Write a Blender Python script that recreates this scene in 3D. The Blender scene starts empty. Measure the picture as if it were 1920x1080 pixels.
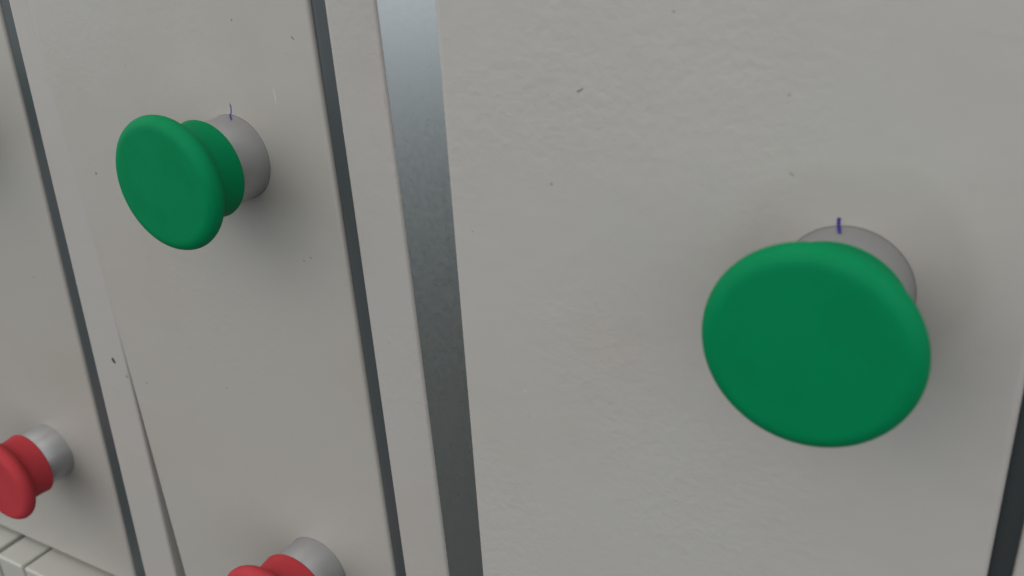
import bpy, bmesh, math, random
from mathutils import Vector, Matrix
random.seed(7)
S = bpy.context.scene
MM = 0.001

# ------------------------------------------------------------ camera
cam_d = bpy.data.cameras.new('camera')
cam = bpy.data.objects.new('camera', cam_d)
S.collection.objects.link(cam)
cam.location = (0.219670, -0.203531, 0.081265)
cam.rotation_euler = (1.141798, 0.062623, 0.521923)
cam_d.sensor_width = 36.0
cam_d.lens = 1813.875 * 36.0 / 1920.0
cam_d.clip_start = 0.005
cam_d.clip_end = 60.0
cam_d.dof.use_dof = True
cam_d.dof.focus_distance = 0.285
cam_d.dof.aperture_fstop = 20.0
S.camera = cam

# ------------------------------------------------------------ surrounding light
world = bpy.data.worlds.new('World')
S.world = world
world.use_nodes = True
nt = world.node_tree
nt.nodes.clear()
wo = nt.nodes.new('ShaderNodeOutputWorld')
bg = nt.nodes.new('ShaderNodeBackground')
tc = nt.nodes.new('ShaderNodeTexCoord')
sx = nt.nodes.new('ShaderNodeSeparateXYZ')
rp = nt.nodes.new('ShaderNodeValToRGB')
mr = nt.nodes.new('ShaderNodeMapRange')
mr.inputs['From Min'].default_value = -1.0
mr.inputs['From Max'].default_value = 1.0
nt.links.new(tc.outputs['Generated'], sx.inputs[0])
nt.links.new(sx.outputs['Z'], mr.inputs['Value'])
nt.links.new(mr.outputs[0], rp.inputs[0])
nt.links.new(rp.outputs[0], bg.inputs['Color'])
nt.links.new(bg.outputs[0], wo.inputs['Surface'])
el = rp.color_ramp.elements
el[0].position = 0.0;  el[0].color = (0.05, 0.052, 0.045, 1)
el[1].position = 1.0;  el[1].color = (1.45, 1.42, 1.38, 1)
for ps, c in ((0.29, (0.03, 0.033, 0.028, 1)), (0.39, (0.055, 0.06, 0.058, 1)), (0.47, (0.86, 0.93, 1.0, 1)), (0.56, (0.95, 1.03, 1.10, 1))):
    e = el.new(ps); e.color = c
bg.inputs['Strength'].default_value = 1.11

def area(name, loc, target, size, energy, col):
    d = bpy.data.lights.new(name, 'AREA')
    d.shape = 'RECTANGLE'; d.size = size[0]; d.size_y = size[1]
    d.energy = energy; d.color = col
    o = bpy.data.objects.new(name, d); S.collection.objects.link(o)
    o.location = loc
    o.rotation_euler = (Vector(target) - Vector(loc)).to_track_quat('-Z', 'Y').to_euler()
    return o
area('key_light', (-0.85, -1.7, 1.25), (0.03, 0, -0.02), (1.5, 1.2), 5.8, (1.0, 0.84, 0.74))  # unseen warm key lamp, aimed to match the soft shadows beside the buttons

S.view_settings.view_transform = 'Standard'
S.view_settings.look = 'None'
S.view_settings.gamma = 1.0
S.view_settings.exposure = 0.0
S.view_settings.use_curve_mapping = False

# ------------------------------------------------------------ node helpers
def new_mat(name, base, rough=0.5, metallic=0.0, spec=0.5):
    m = bpy.data.materials.new(name); m.use_nodes = True
    b = m.node_tree.nodes['Principled BSDF']
    b.inputs['Base Color'].default_value = (*base, 1)
    b.inputs['Roughness'].default_value = rough
    b.inputs['Metallic'].default_value = metallic
    b.inputs['Specular IOR Level'].default_value = spec
    return m, m.node_tree, b

def noise(t, scale, detail=2.0, rough=0.5, vec=None, dist=0.0):
    n = t.nodes.new('ShaderNodeTexNoise')
    n.inputs['Scale'].default_value = scale
    n.inputs['Detail'].default_value = detail
    n.inputs['Roughness'].default_value = rough
    n.inputs['Distortion'].default_value = dist
    if vec is not None: t.links.new(vec, n.inputs['Vector'])
    return n

def maprange(t, v, a, b, c, d):
    n = t.nodes.new('ShaderNodeMapRange')
    t.links.new(v, n.inputs['Value'])
    for k, x in zip(('From Min', 'From Max', 'To Min', 'To Max'), (a, b, c, d)):
        n.inputs[k].default_value = x
    return n.outputs[0]

def math_n(t, op, a, b=None):
    n = t.nodes.new('ShaderNodeMath'); n.operation = op
    for i, x in enumerate((a, b)):
        if x is None: continue
        if isinstance(x, (int, float)): n.inputs[i].default_value = x
        else: t.links.new(x, n.inputs[i])
    return n.outputs[0]

def mix(t, fac, a, b):
    n = t.nodes.new('ShaderNodeMix'); n.data_type = 'RGBA'
    for s, x in ((0, fac), (6, a), (7, b)):
        if isinstance(x, (int, float)): n.inputs[s].default_value = x
        elif isinstance(x, tuple): n.inputs[s].default_value = (*x, 1)
        else: t.links.new(x, n.inputs[s])
    return n.outputs[2]

def painted(name, base, specks=(), ring=None, peel=1.0, rough=0.42, grime=0.06):
    """semi-gloss powder coat: orange-peel bump, faint grime, chips where the paint is marked.
    specks: (x, z, length, width, angle, colour) in mm in the mesh's own space"""
    m, t, b = new_mat(name, base, rough)
    co = t.nodes.new('ShaderNodeTexCoord').outputs['Object']
    n1 = noise(t, 22, 4, 0.6, co)
    n2 = noise(t, 190, 3, 0.6, co)
    f = maprange(t, n1.outputs[0], 0.35, 0.7, 0, 1)
    col = mix(t, f, tuple(base), tuple(c * (1 - grime) * k for c, k in zip(base, (1.0, 0.995, 0.97))))
    n0 = noise(t, 14, 2, 0.5, co, 0.5)
    col = mix(t, maprange(t, n0.outputs[0], 0.4, 0.6, 0, 1), col, (base[0] * 0.965, base[1] * 0.99, base[2] * 0.985))
    f2 = maprange(t, n2.outputs[0], 0.60, 0.78, 0, 0.10)
    col = mix(t, f2, col, tuple(c * 0.6 for c in base))
    # tiny dust pits
    vo = t.nodes.new('ShaderNodeTexVoronoi'); vo.inputs['Scale'].default_value = 115
    t.links.new(co, vo.inputs['Vector'])
    sp = t.nodes.new('ShaderNodeSeparateColor'); t.links.new(vo.outputs['Color'], sp.inputs[0])
    pit = math_n(t, 'MULTIPLY', math_n(t, 'LESS_THAN', vo.outputs['Distance'], 0.035), math_n(t, 'GREATER_THAN', sp.outputs[0], 0.72))
    col = mix(t, math_n(t, 'MULTIPLY', pit, 0.28), col, (0.10, 0.10, 0.09))
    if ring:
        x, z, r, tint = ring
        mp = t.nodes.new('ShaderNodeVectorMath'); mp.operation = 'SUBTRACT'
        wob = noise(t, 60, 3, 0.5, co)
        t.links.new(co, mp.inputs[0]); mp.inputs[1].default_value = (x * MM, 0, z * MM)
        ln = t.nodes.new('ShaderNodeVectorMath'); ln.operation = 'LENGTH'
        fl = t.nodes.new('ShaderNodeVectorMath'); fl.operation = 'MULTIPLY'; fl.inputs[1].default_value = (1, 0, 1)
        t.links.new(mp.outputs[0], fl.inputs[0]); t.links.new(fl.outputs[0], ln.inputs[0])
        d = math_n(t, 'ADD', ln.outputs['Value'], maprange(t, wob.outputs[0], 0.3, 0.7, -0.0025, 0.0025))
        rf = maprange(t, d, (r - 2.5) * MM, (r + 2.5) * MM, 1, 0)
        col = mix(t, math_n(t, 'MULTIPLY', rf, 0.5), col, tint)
    if specks:
        sep = t.nodes.new('ShaderNodeSeparateXYZ')
        wb = noise(t, 900, 2, 0.5, co)
        t.links.new(co, sep.inputs[0])
        w = maprange(t, wb.outputs[0], 0.3, 0.7, -0.45, 0.45)
        for x, z, ln_, wd, ang, c in specks:
            dx = math_n(t, 'SUBTRACT', sep.outputs['X'], x * MM)
            dz = math_n(t, 'SUBTRACT', sep.outputs['Z'], z * MM)
            ca, sa = math.cos(ang), math.sin(ang)
            u = math_n(t, 'ADD', math_n(t, 'MULTIPLY', dx, ca / (ln_ * MM)), math_n(t, 'MULTIPLY', dz, sa / (ln_ * MM)))
            v = math_n(t, 'ADD', math_n(t, 'MULTIPLY', dx, -sa / (wd * MM)), math_n(t, 'MULTIPLY', dz, ca / (wd * MM)))
            r2 = math_n(t, 'ADD', math_n(t, 'ADD', math_n(t, 'MULTIPLY', u, u), math_n(t, 'MULTIPLY', v, v)), w)
            col = mix(t, maprange(t, r2, 0.4, 1.2, c[3], 0), col, tuple(c[:3]))
    t.links.new(col, b.inputs['Base Color'])
    # orange peel, stronger in some patches than in others
    msk = maprange(t, noise(t, 13, 1, 0.5, co).outputs[0], 0.44, 0.62, 0.12, 1.0)
    a = noise(t, 430, 2, 0.45, co, 0.4)
    a2 = noise(t, 130, 1, 0.4, co)
    h = math_n(t, 'ADD', math_n(t, 'MULTIPLY', a.outputs[0], msk), math_n(t, 'MULTIPLY', a2.outputs[0], 0.9))
    bp = t.nodes.new('ShaderNodeBump'); bp.inputs['Strength'].default_value = 0.36 * peel
    bp.inputs['Distance'].default_value = 0.0004
    t.links.new(h, bp.inputs['Height']); t.links.new(bp.outputs[0], b.inputs['Normal'])
    return m

def plastic(name, base, dark):
    m, t, b = new_mat(name, base, 0.62, 0, 0.08)
    co = t.nodes.new('ShaderNodeTexCoord').outputs['Object']
    n = noise(t, 90, 4, 0.6, co)
    col = mix(t, maprange(t, n.outputs[0], 0.35, 0.75, 0, 1), base, dark)
    vo = t.nodes.new('ShaderNodeTexVoronoi'); vo.inputs['Scale'].default_value = 260
    t.links.new(co, vo.inputs['Vector'])
    sp = t.nodes.new('ShaderNodeSeparateColor'); t.links.new(vo.outputs['Color'], sp.inputs[0])
    d = math_n(t, 'MULTIPLY', math_n(t, 'LESS_THAN', vo.outputs['Distance'], 0.05), math_n(t, 'GREATER_THAN', sp.outputs[0], 0.85))
    col = mix(t, math_n(t, 'MULTIPLY', d, 0.35), col, tuple(min(1, c * 1.5 + 0.06) for c in base))
    t.links.new(col, b.inputs['Base Color'])
    t.links.new(maprange(t, n.outputs[0], 0.3, 0.7, 0.55, 0.68), b.inputs['Roughness'])
    f = noise(t, 2600, 2, 0.5, co)
    bp = t.nodes.new('ShaderNodeBump'); bp.inputs['Strength'].default_value = 0.15; bp.inputs['Distance'].default_value = 0.00004
    t.links.new(f.outputs[0], bp.inputs['Height']); t.links.new(bp.outputs[0], b.inputs['Normal'])
    return m

def metal(name, base, rough, vscale=(1, 1, 1), metallic=0.8, bump=0.1):
    m, t, b = new_mat(name, base, rough, metallic)
    co = t.nodes.new('ShaderNodeTexCoord').outputs['Object']
    vm = t.nodes.new('ShaderNodeVectorMath'); vm.operation = 'MULTIPLY'; vm.inputs[1].default_value = vscale
    t.links.new(co, vm.inputs[0])
    n = noise(t, 220, 4, 0.6, vm.outputs[0])
    n2 = noise(t, 45, 3, 0.6, vm.outputs[0])
    col = mix(t, maprange(t, n.outputs[0], 0.3, 0.7, 0, 1), base, tuple(c * (0.76 if metallic < 0.8 else 0.93) for c in base))
    col = mix(t, maprange(t, n2.outputs[0], 0.4, 0.75, 0, 0.5 if metallic < 0.8 else 0.12), col, tuple(c * 0.88 for c in base))
    t.links.new(col, b.inputs['Base Color'])
    t.links.new(maprange(t, n.outputs[0], 0.3, 0.7, rough - 0.02, rough + 0.04), b.inputs['Roughness'])
    bp = t.nodes.new('ShaderNodeBump'); bp.inputs['Strength'].default_value = bump; bp.inputs['Distance'].default_value = 0.0001
    t.links.new(n.outputs[0], bp.inputs['Height']); t.links.new(bp.outputs[0], b.inputs['Normal'])
    return m

# ------------------------------------------------------------ mesh helpers
def link(name, bm, mat, origin=(0, 0, 0), parent=None, smooth=False):
    """origin in mm: the mesh data is shifted so that the object sits there"""
    bmesh.ops.recalc_face_normals(bm, faces=bm.faces)
    me = bpy.data.meshes.new(name)
    bm.to_mesh(me); bm.free()
    if not isinstance(mat, (list, tuple)): mat = [mat]
    for k in mat: me.materials.append(k)
    if smooth == 'bevel':      # keep the big faces flat, round only the bent edges
        big = sorted(me.polygons, key=lambda q: -q.area)[:6]
        for p in me.polygons: p.use_smooth = True
        for p in big: p.use_smooth = False
    else:
        for p in me.polygons: p.use_smooth = bool(smooth)
    o = bpy.data.objects.new(name, me); S.collection.objects.link(o)
    o.location = Vector(origin) * MM
    if parent is not None: o.parent = parent
    return o

def tag(o, label=None, cat=None, group=None, kind=None):
    if label: o['label'] = label
    if cat: o['category'] = cat
    if group: o['group'] = group
    if kind: o['kind'] = kind
    return o

def prism(ring_bottom, ring_top, bevel=1.2, seg=4):
    bm = bmesh.new()
    n = len(ring_bottom)
    lo = [bm.verts.new(Vector(p) * MM) for p in ring_bottom]
    hi = [bm.verts.new(Vector(p) * MM) for p in ring_top]
    bm.faces.new(lo); bm.faces.new(hi)
    for i in range(n):
        bm.faces.new((lo[i], lo[(i + 1) % n], hi[(i + 1) % n], hi[i]))
    if bevel:
        bmesh.ops.bevel(bm, geom=list(bm.edges), offset=bevel * MM, segments=seg, affect='EDGES', profile=0.6)
    return bm

def slab(l, r, zb, zt, front, back, origin, bevel=1.2):
    """l, r: (a, b) edges x = a + b*z; front/back: how far they stand out of the button plane (mm)"""
    ox, oz = origin
    def ring(z):
        xl = l[0] + l[1] * z - ox; xr = r[0] + r[1] * z - ox
        return [(xl, -front, z - oz), (xr, -front, z - oz), (xr, -back, z - oz), (xl, -back, z - oz)]
    return prism(ring(zb), ring(zt), bevel)

def lathe(profile, seg=96):
    """profile: (height out of the panel, radius) in mm, revolved about the local -Y axis"""
    bm = bmesh.new()
    rings = []
    for h, r in profile:
        if r < 1e-6: rings.append([bm.verts.new((0, -h * MM, 0))])
        else: rings.append([bm.verts.new((r * MM * math.cos(2 * math.pi * i / seg), -h * MM, r * MM * math.sin(2 * math.pi * i / seg))) for i in range(seg)])
    for a, b in zip(rings, rings[1:]):
        for i in range(seg):
            j = (i + 1) % seg
            if len(a) == 1: bm.faces.new((a[0], b[i], b[j]))
            elif len(b) == 1: bm.faces.new((a[i], a[j], b[0]))
            else: bm.faces.new((a[i], a[j], b[j], b[i]))
    return bm

def spline(pts, n=8):
    out = []
    for i in range(len(pts) - 1):
        p0 = pts[max(i - 1, 0)]; p1 = pts[i]; p2 = pts[i + 1]; p3 = pts[min(i + 2, len(pts) - 1)]
        for k in range(n):
            u = k / n
            out.append(tuple(0.5 * ((2 * b) + (-a + c) * u + (2 * a - 5 * b + 4 * c - d) * u * u + (-a + 3 * b - 3 * c + d) * u ** 3)
                             for a, b, c, d in zip(p0, p1, p2, p3)))
    out.append(pts[-1]); return out

# ------------------------------------------------------------ materials
PAINT = (0.392, 0.366, 0.340)
DK = (0.08, 0.08, 0.07, 0.7)
MD = (0.17, 0.17, 0.15, 0.6)
def rel(sp, o): return [(x - o[0], z - o[1], *r) for x, z, *r in sp]
OB, OC, OA, OD = (-24, -330), (155, -330), (-190, -232), (270, -330)
OS1, OS2 = (56, -330), (-92, -330)
m_doorB = painted('door_paint_middle', (0.378, 0.354, 0.324), rel([  # base a step darker than the right door: leftward light falloff in the colour
    (29.4, 36.9, 0.9, 0.28, 2.3, DK), (-70.7, -12.8, 0.7, 0.5, 1.0, DK), (-72.0, -96.8, 0.7, 0.6, 0, MD),
    (-27.5, -88.3, 0.6, 0.5, 0, MD), (20.0, -31.6, 0.35, 0.35, 0, DK), (23.0, -30.0, 0.3, 0.3, 0, DK),
    (7.4, 41.2, 0.35, 0.3, 0, DK), (19.2, 20.0, 2.6, 0.20, 1.62, (0.65, 0.65, 0.62, 0.5))], OB), peel=0.7)
m_doorC = painted('door_paint_right', (0.402, 0.378, 0.352), rel([  # lightest door base: the brighter light on this side is put into the colour
    (128.0, 33.3, 0.75, 0.3, 0.6, DK), (127.3, 32.9, 0.35, 0.35, 0, DK), (119.8, 11.3, 0.45, 0.4, 0, MD),
    (173.4, 19.3, 0.7, 0.22, -0.6, MD), (97.2, -3.4, 0.3, 0.22, 0, DK), (148.6, 49.9, 0.4, 0.35, 0, MD),
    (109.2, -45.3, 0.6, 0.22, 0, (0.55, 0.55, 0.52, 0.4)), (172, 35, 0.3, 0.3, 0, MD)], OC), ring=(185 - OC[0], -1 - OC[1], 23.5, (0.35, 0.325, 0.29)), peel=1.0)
m_doorA = painted('door_paint_left', (0.365, 0.340, 0.310), rel([(-146, -70, 0.9, 0.5, 0, MD), (-150, -14, 0.8, 0.5, 0, MD)], OA), peel=0.5)  # darkest door base: the dimmer light at the left is put into the colour
m_doorD = painted('door_paint_far_right', PAINT, peel=0.6)
m_strip1 = painted('strip_paint', PAINT, rel([(63.5, 23, 0.12, 2.4, 0, (0.2, 0.17, 0.15, 0.6)), (47.9, 13.3, 0.8, 0.3, 1.5, (0.8, 0.8, 0.78, 0.7))], OS1), peel=0.8, grime=0.1)
m_strip2 = painted('strip_paint_narrow', PAINT, rel([(-91.1, -92.0, 1.35, 0.95, 1.9, (0.045, 0.035, 0.03, 0.95)), (-85.6, -97.9, 0.9, 0.8, 0, MD)], OS2), peel=0.5)
m_green = plastic('green_plastic', (0.0, 0.185, 0.066), (0.0, 0.168, 0.058))
m_red = plastic('red_plastic', (0.39, 0.039, 0.047), (0.34, 0.034, 0.041))
m_collar = metal('collar_metal', (0.41, 0.41, 0.415), 0.36, (1, 0.12, 1), 0.8, 0.15)
m_steel = metal('bare_steel', (0.62, 0.65, 0.645), 0.29, (3, 3, 3), 0.95, 0.0)
m_seal = new_mat('seal_rubber', (0.056, 0.065, 0.068), 0.38)[0]
m_dark = new_mat('inner_steel', (0.16, 0.17, 0.17), 0.6)[0]
m_pen = new_mat('blue_ink', (0.03, 0.02, 0.20), 0.45)[0]
m_pale = painted('pale_plastic', (0.40, 0.39, 0.35), peel=0.3)

# ------------------------------------------------------------ cabinet
ZT, ZB = 120, -340
def thing(name, loc, label, cat, group=None):
    o = bpy.data.objects.new(name, None); S.collection.objects.link(o)
    o.empty_display_size = 0.01
    o.location = Vector(loc) * MM
    return tag(o, label, cat, group)


DOORS = 'grey cabinet doors side by side'
def door(label, l, r, zb, zt, h, depth, o, m):
    d = link('cabinet_door', slab(l, r, zb, zt, h, h - depth, o, 1.5), m, (o[0], 0, o[1]), smooth='bevel')
    return tag(d, label, 'cabinet door', DOORS)
door('pale grey cabinet door furthest left, behind the small red button at the photo edge', (-330, 0.06), (-121.5, 0.0614), -231.5, ZT, -12, 30, OA, m_doorA)
doorB = door('middle pale grey cabinet door carrying the green button seen side-on and a red one', (-83.3, -0.0205), (37.05, -0.0073), ZB, ZT, 0, 32, OB, m_doorB)
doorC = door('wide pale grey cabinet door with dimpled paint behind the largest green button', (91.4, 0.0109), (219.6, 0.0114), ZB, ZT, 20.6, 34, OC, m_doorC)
door('sliver of pale grey door beyond the dark gap at the lower right corner', (224.75, 0.021), (300, 0), ZB, ZT, 20.6, 34, OD, m_doorD)

def upright(label, l, r, h, depth, o, m):
    d = link('frame_upright', slab(l, r, ZB, ZT, h, h - depth, o, 1.3), m, (o[0], 0, o[1]), smooth='bevel')
    return tag(d, label, 'cabinet frame', 'painted uprights between the doors')
up1 = upright('painted grey upright strip right of the middle door, beside the shiny blue grey channel', (47.7, -0.0040), (64.7, -0.0127), 6, 34, OS1, m_strip1)
upright('narrow painted upright with one dark chip, left of the middle door', (-98.85, 0.0546), (-80.2, 0.039), -1.5, 34, OS2, m_strip2)

# bare metal channel between the upright and the right door, folded back behind the door
bm = bmesh.new()
def chan(z):
    x0 = 64.7 - 0.0127 * z - 0.9; 
    return [(x0 - 1.2, 5.5), (x0 + 1.2, 5.0), (x0 + 12, 2.2), (x0 + 24, -0.2), (x0 + 33, -2.2), (x0 + 36, -12), (x0 + 33, -14), (x0 + 30, -4.5), (x0 + 1.6, 1.5), (x0 - 1.2, 1.5)]
lo = [bm.verts.new(((x - 64) * MM, -h * MM, (ZB + 330) * MM)) for x, h in chan(ZB)]
hi = [bm.verts.new(((x - 64) * MM, -h * MM, (ZT + 330) * MM)) for x, h in chan(ZT)]
bm.faces.new(lo); bm.faces.new(hi)
for i in range(len(lo)):
    j = (i + 1) % len(lo); bm.faces.new((lo[i], lo[j], hi[j], hi[i]))
ch = link('metal_channel', bm, m_steel, (64, 0, -330))
tag(ch, 'smooth bluish bare metal strip running full height left of the wide door', 'metal strip')

# dark inside of the cabinet seen through the gaps
bm = prism([(-340, 48, ZB - 10), (310, 48, ZB - 10), (310, 52, ZB - 10), (-340, 52, ZB - 10)],
           [(-340, 48, ZT + 5), (310, 48, ZT + 5), (310, 52, ZT + 5), (-340, 52, ZT + 5)], 0)
tag(link('cabinet_back', bm, m_dark), kind='structure')

def seal(label, l, r, h, depth, ox):
    d = link('door_seal', slab(l, r, ZB + 2, ZT - 2, h, h - depth, (ox, -330), 3.0), m_seal, (ox, 0, -330), smooth='bevel')
    return tag(d, label, 'rubber seal')
seal('dark rubber seal in the gap right of the wide door', (218.0, 0.0114), (227.5, 0.021), 15, 10, 222)
seal('dark rubber seal in the gap between the middle door and its right upright', (35.9, -0.0073), (49.5, -0.004), -0.9, 7, 42)
seal('dark rubber seal in the gap between the far left door and the narrow upright', (-122.8, 0.0614), (-98.0, 0.0546), -12.8, 7, -108)

# ------------------------------------------------------------ modules below the far left door
def module(x0, x1, label):
    b = prism([(x0, -2.0, -300), (x1, -2.0, -300), (x1, 30, -300), (x0, 30, -300)],
              [(x0, -2.0, -235.2), (x1, -2.0, -235.2), (x1, 30, -235.2), (x0, 30, -235.2)], 1.4)
    for v in b.verts: v.co -= Vector(((x0 + x1) / 2, 0, -300)) * MM
    o = link('plug_in_module', b, m_pale, ((x0 + x1) / 2, 0, -300), smooth='bevel')
    return tag(o, label, 'module', 'pale modules below the far left door')
module(-256, -231.2, 'pale boxy module leftmost in the bottom left corner, cut by the photo edge')
module(-227.6, -207.2, 'pale boxy module second from left in the bottom left corner, between two dark gaps')
module(-205.0, -150, 'long pale module rightmost in the bottom left corner, below the door edge')

# ------------------------------------------------------------ push buttons
RC, HN = 13.13, 12.6
collar_prof = [(0.02, RC + 0.1), (0.5, RC), (HN - 0.5, RC), (HN - 0.1, RC - 0.25), (HN, RC - 0.6), (HN, 11.5)]
cap_prof = [(HN - 0.15, 11.5), (HN - 0.15, 14.3)] + spline([(HN - 0.05, 14.7), (HN + 0.45, 14.92), (HN + 1.0, 14.85), (HN + 3, 14.6), (HN + 5.5, 14.45),
            (HN + 7.6, 14.6), (HN + 9.4, 15.3), (HN + 10.8, 16.7), (HN + 11.9, 18.5), (HN + 13.0, 19.5), (HN + 14.3, 19.98), (HN + 15.5, 19.8),
            (HN + 16.6, 19.2), (HN + 17.4, 18.1), (HN + 17.72, 17.0), (HN + 17.8, 15.4), (HN + 17.85, 11.0), (HN + 17.95, 6.0)], 6) + [(HN + 18.0, 0)]

def pen_mark(parent, pts, w, h, skew=0.0):
    """ribbon of ink lying on a surface; pts (x, y, z) mm in the parent's space"""
    bm = bmesh.new(); prev = None
    n = len(pts)
    for i, (x, y, z) in enumerate(pts):
        ww = w * (0.9 + 0.15 * math.sin(i * 2.1)) * (0.6 if i in (0, n - 1) else 1)
        a = [bm.verts.new(Vector((x - ww / 2, y, z)) * MM), bm.verts.new(Vector((x + ww / 2, y, z)) * MM)]
        if prev: bm.faces.new((prev[0], prev[1], a[1], a[0]))
        prev = a
    return link('pen_mark', bm, m_pen, (0, 0, 0), parent)

def make_button(name, label, cat, mat, loc, group):
    t = thing(name, loc, label, cat, group)
    link('metal_collar', lathe(collar_prof), m_collar, parent=t, smooth=True)
    link('gasket', lathe([(0.0, 13.0), (0.0, 13.3), (0.12, 13.3), (0.18, 13.2), (0.18, 13.0)]), m_seal, parent=t, smooth=True)
    link('mushroom_cap', lathe(cap_prof), mat, parent=t, smooth=True)
    return t
GG, GR = 'green mushroom push buttons', 'red mushroom push buttons'
green = make_button('green_push_button', 'green mushroom push button on the middle door, seen side-on with metal collar', 'push button', m_green, (-0.5, 0.12, -0.07), GG)
red = make_button('red_push_button', 'red mushroom push button low on the middle door, cut by the bottom edge', 'push button', m_red, (1.6, 0.12, -158.8), GR)

def copy_button(src, loc, label):
    r = src.copy(); S.collection.objects.link(r); r.location = Vector(loc) * MM; r['label'] = label
    for ch_ in list(src.children):
        c = ch_.copy(); S.collection.objects.link(c); c.parent = r
        for g in ch_.children:
            d = g.copy(); S.collection.objects.link(d); d.parent = c
    return r
big = copy_button(green, (185.29, -20.6, -3.16), 'largest green mushroom push button, nearest, facing the camera on the wide right door')
copy_button(green, (-168.5, 12, -1.0), 'green mushroom push button on the far left door, its shadow at the left photo edge')
copy_button(red, (-169.6, 12.2, -161.9), 'red mushroom push button on the far left door, its cap cut by the photo edge')

# pen ticks: on the door above each collar and carried onto the collar
def collar_tick(btn, x0, x1, y1, w, n=9):
    c = [k for k in btn.children if k.name.startswith('metal_collar')][0]
    pts = []
    for i in range(n):
        x = x0 + (x1 - x0) * i / (n - 1)
        pts.append((x, y1 * i / (n - 1) - 0.02, math.sqrt((RC + 0.14) ** 2 - x * x)))
    # the ribbon bends with the collar: widen along the local surface
    bm = bmesh.new(); prev = None
    for i, (x, y, z) in enumerate(pts):
        ww = w * (0.9 + 0.2 * math.sin(i * 2.1)) * (0.6 if i == n - 1 else 1) / 2
        a = []
        for sx_ in (x - ww, x + ww):
            a.append(bm.verts.new(Vector((sx_, y, math.sqrt((RC + 0.14) ** 2 - sx_ * sx_))) * MM))
        if prev: bm.faces.new((prev[0], prev[1], a[1], a[0]))
        prev = a
    return link('pen_mark', bm, m_pen, (0, 0, 0), c)
def tick(parent, o, h, pts, w):
    pen_mark(parent, [(x - o[0], -h - 0.03, z - o[1]) for x, z in pts], w, 0)
collar_tick(green, 0.0, 3.7, -3.2, 0.75)
collar_tick(big, -2.25, -1.1, -4.3, 0.85)
tick(doorB, OB, 0, [(0.42, 16.6), (0.66, 15.8), (0.68, 15.0), (0.4, 14.0), (0.0, 13.1), (-0.1, 12.9)], 0.5)
tick(doorC, OC, 20.6, [(183.05, 11.6), (183.0, 11.2), (182.98, 10.8), (183.0, 10.3), (183.05, 9.8)], 0.85)
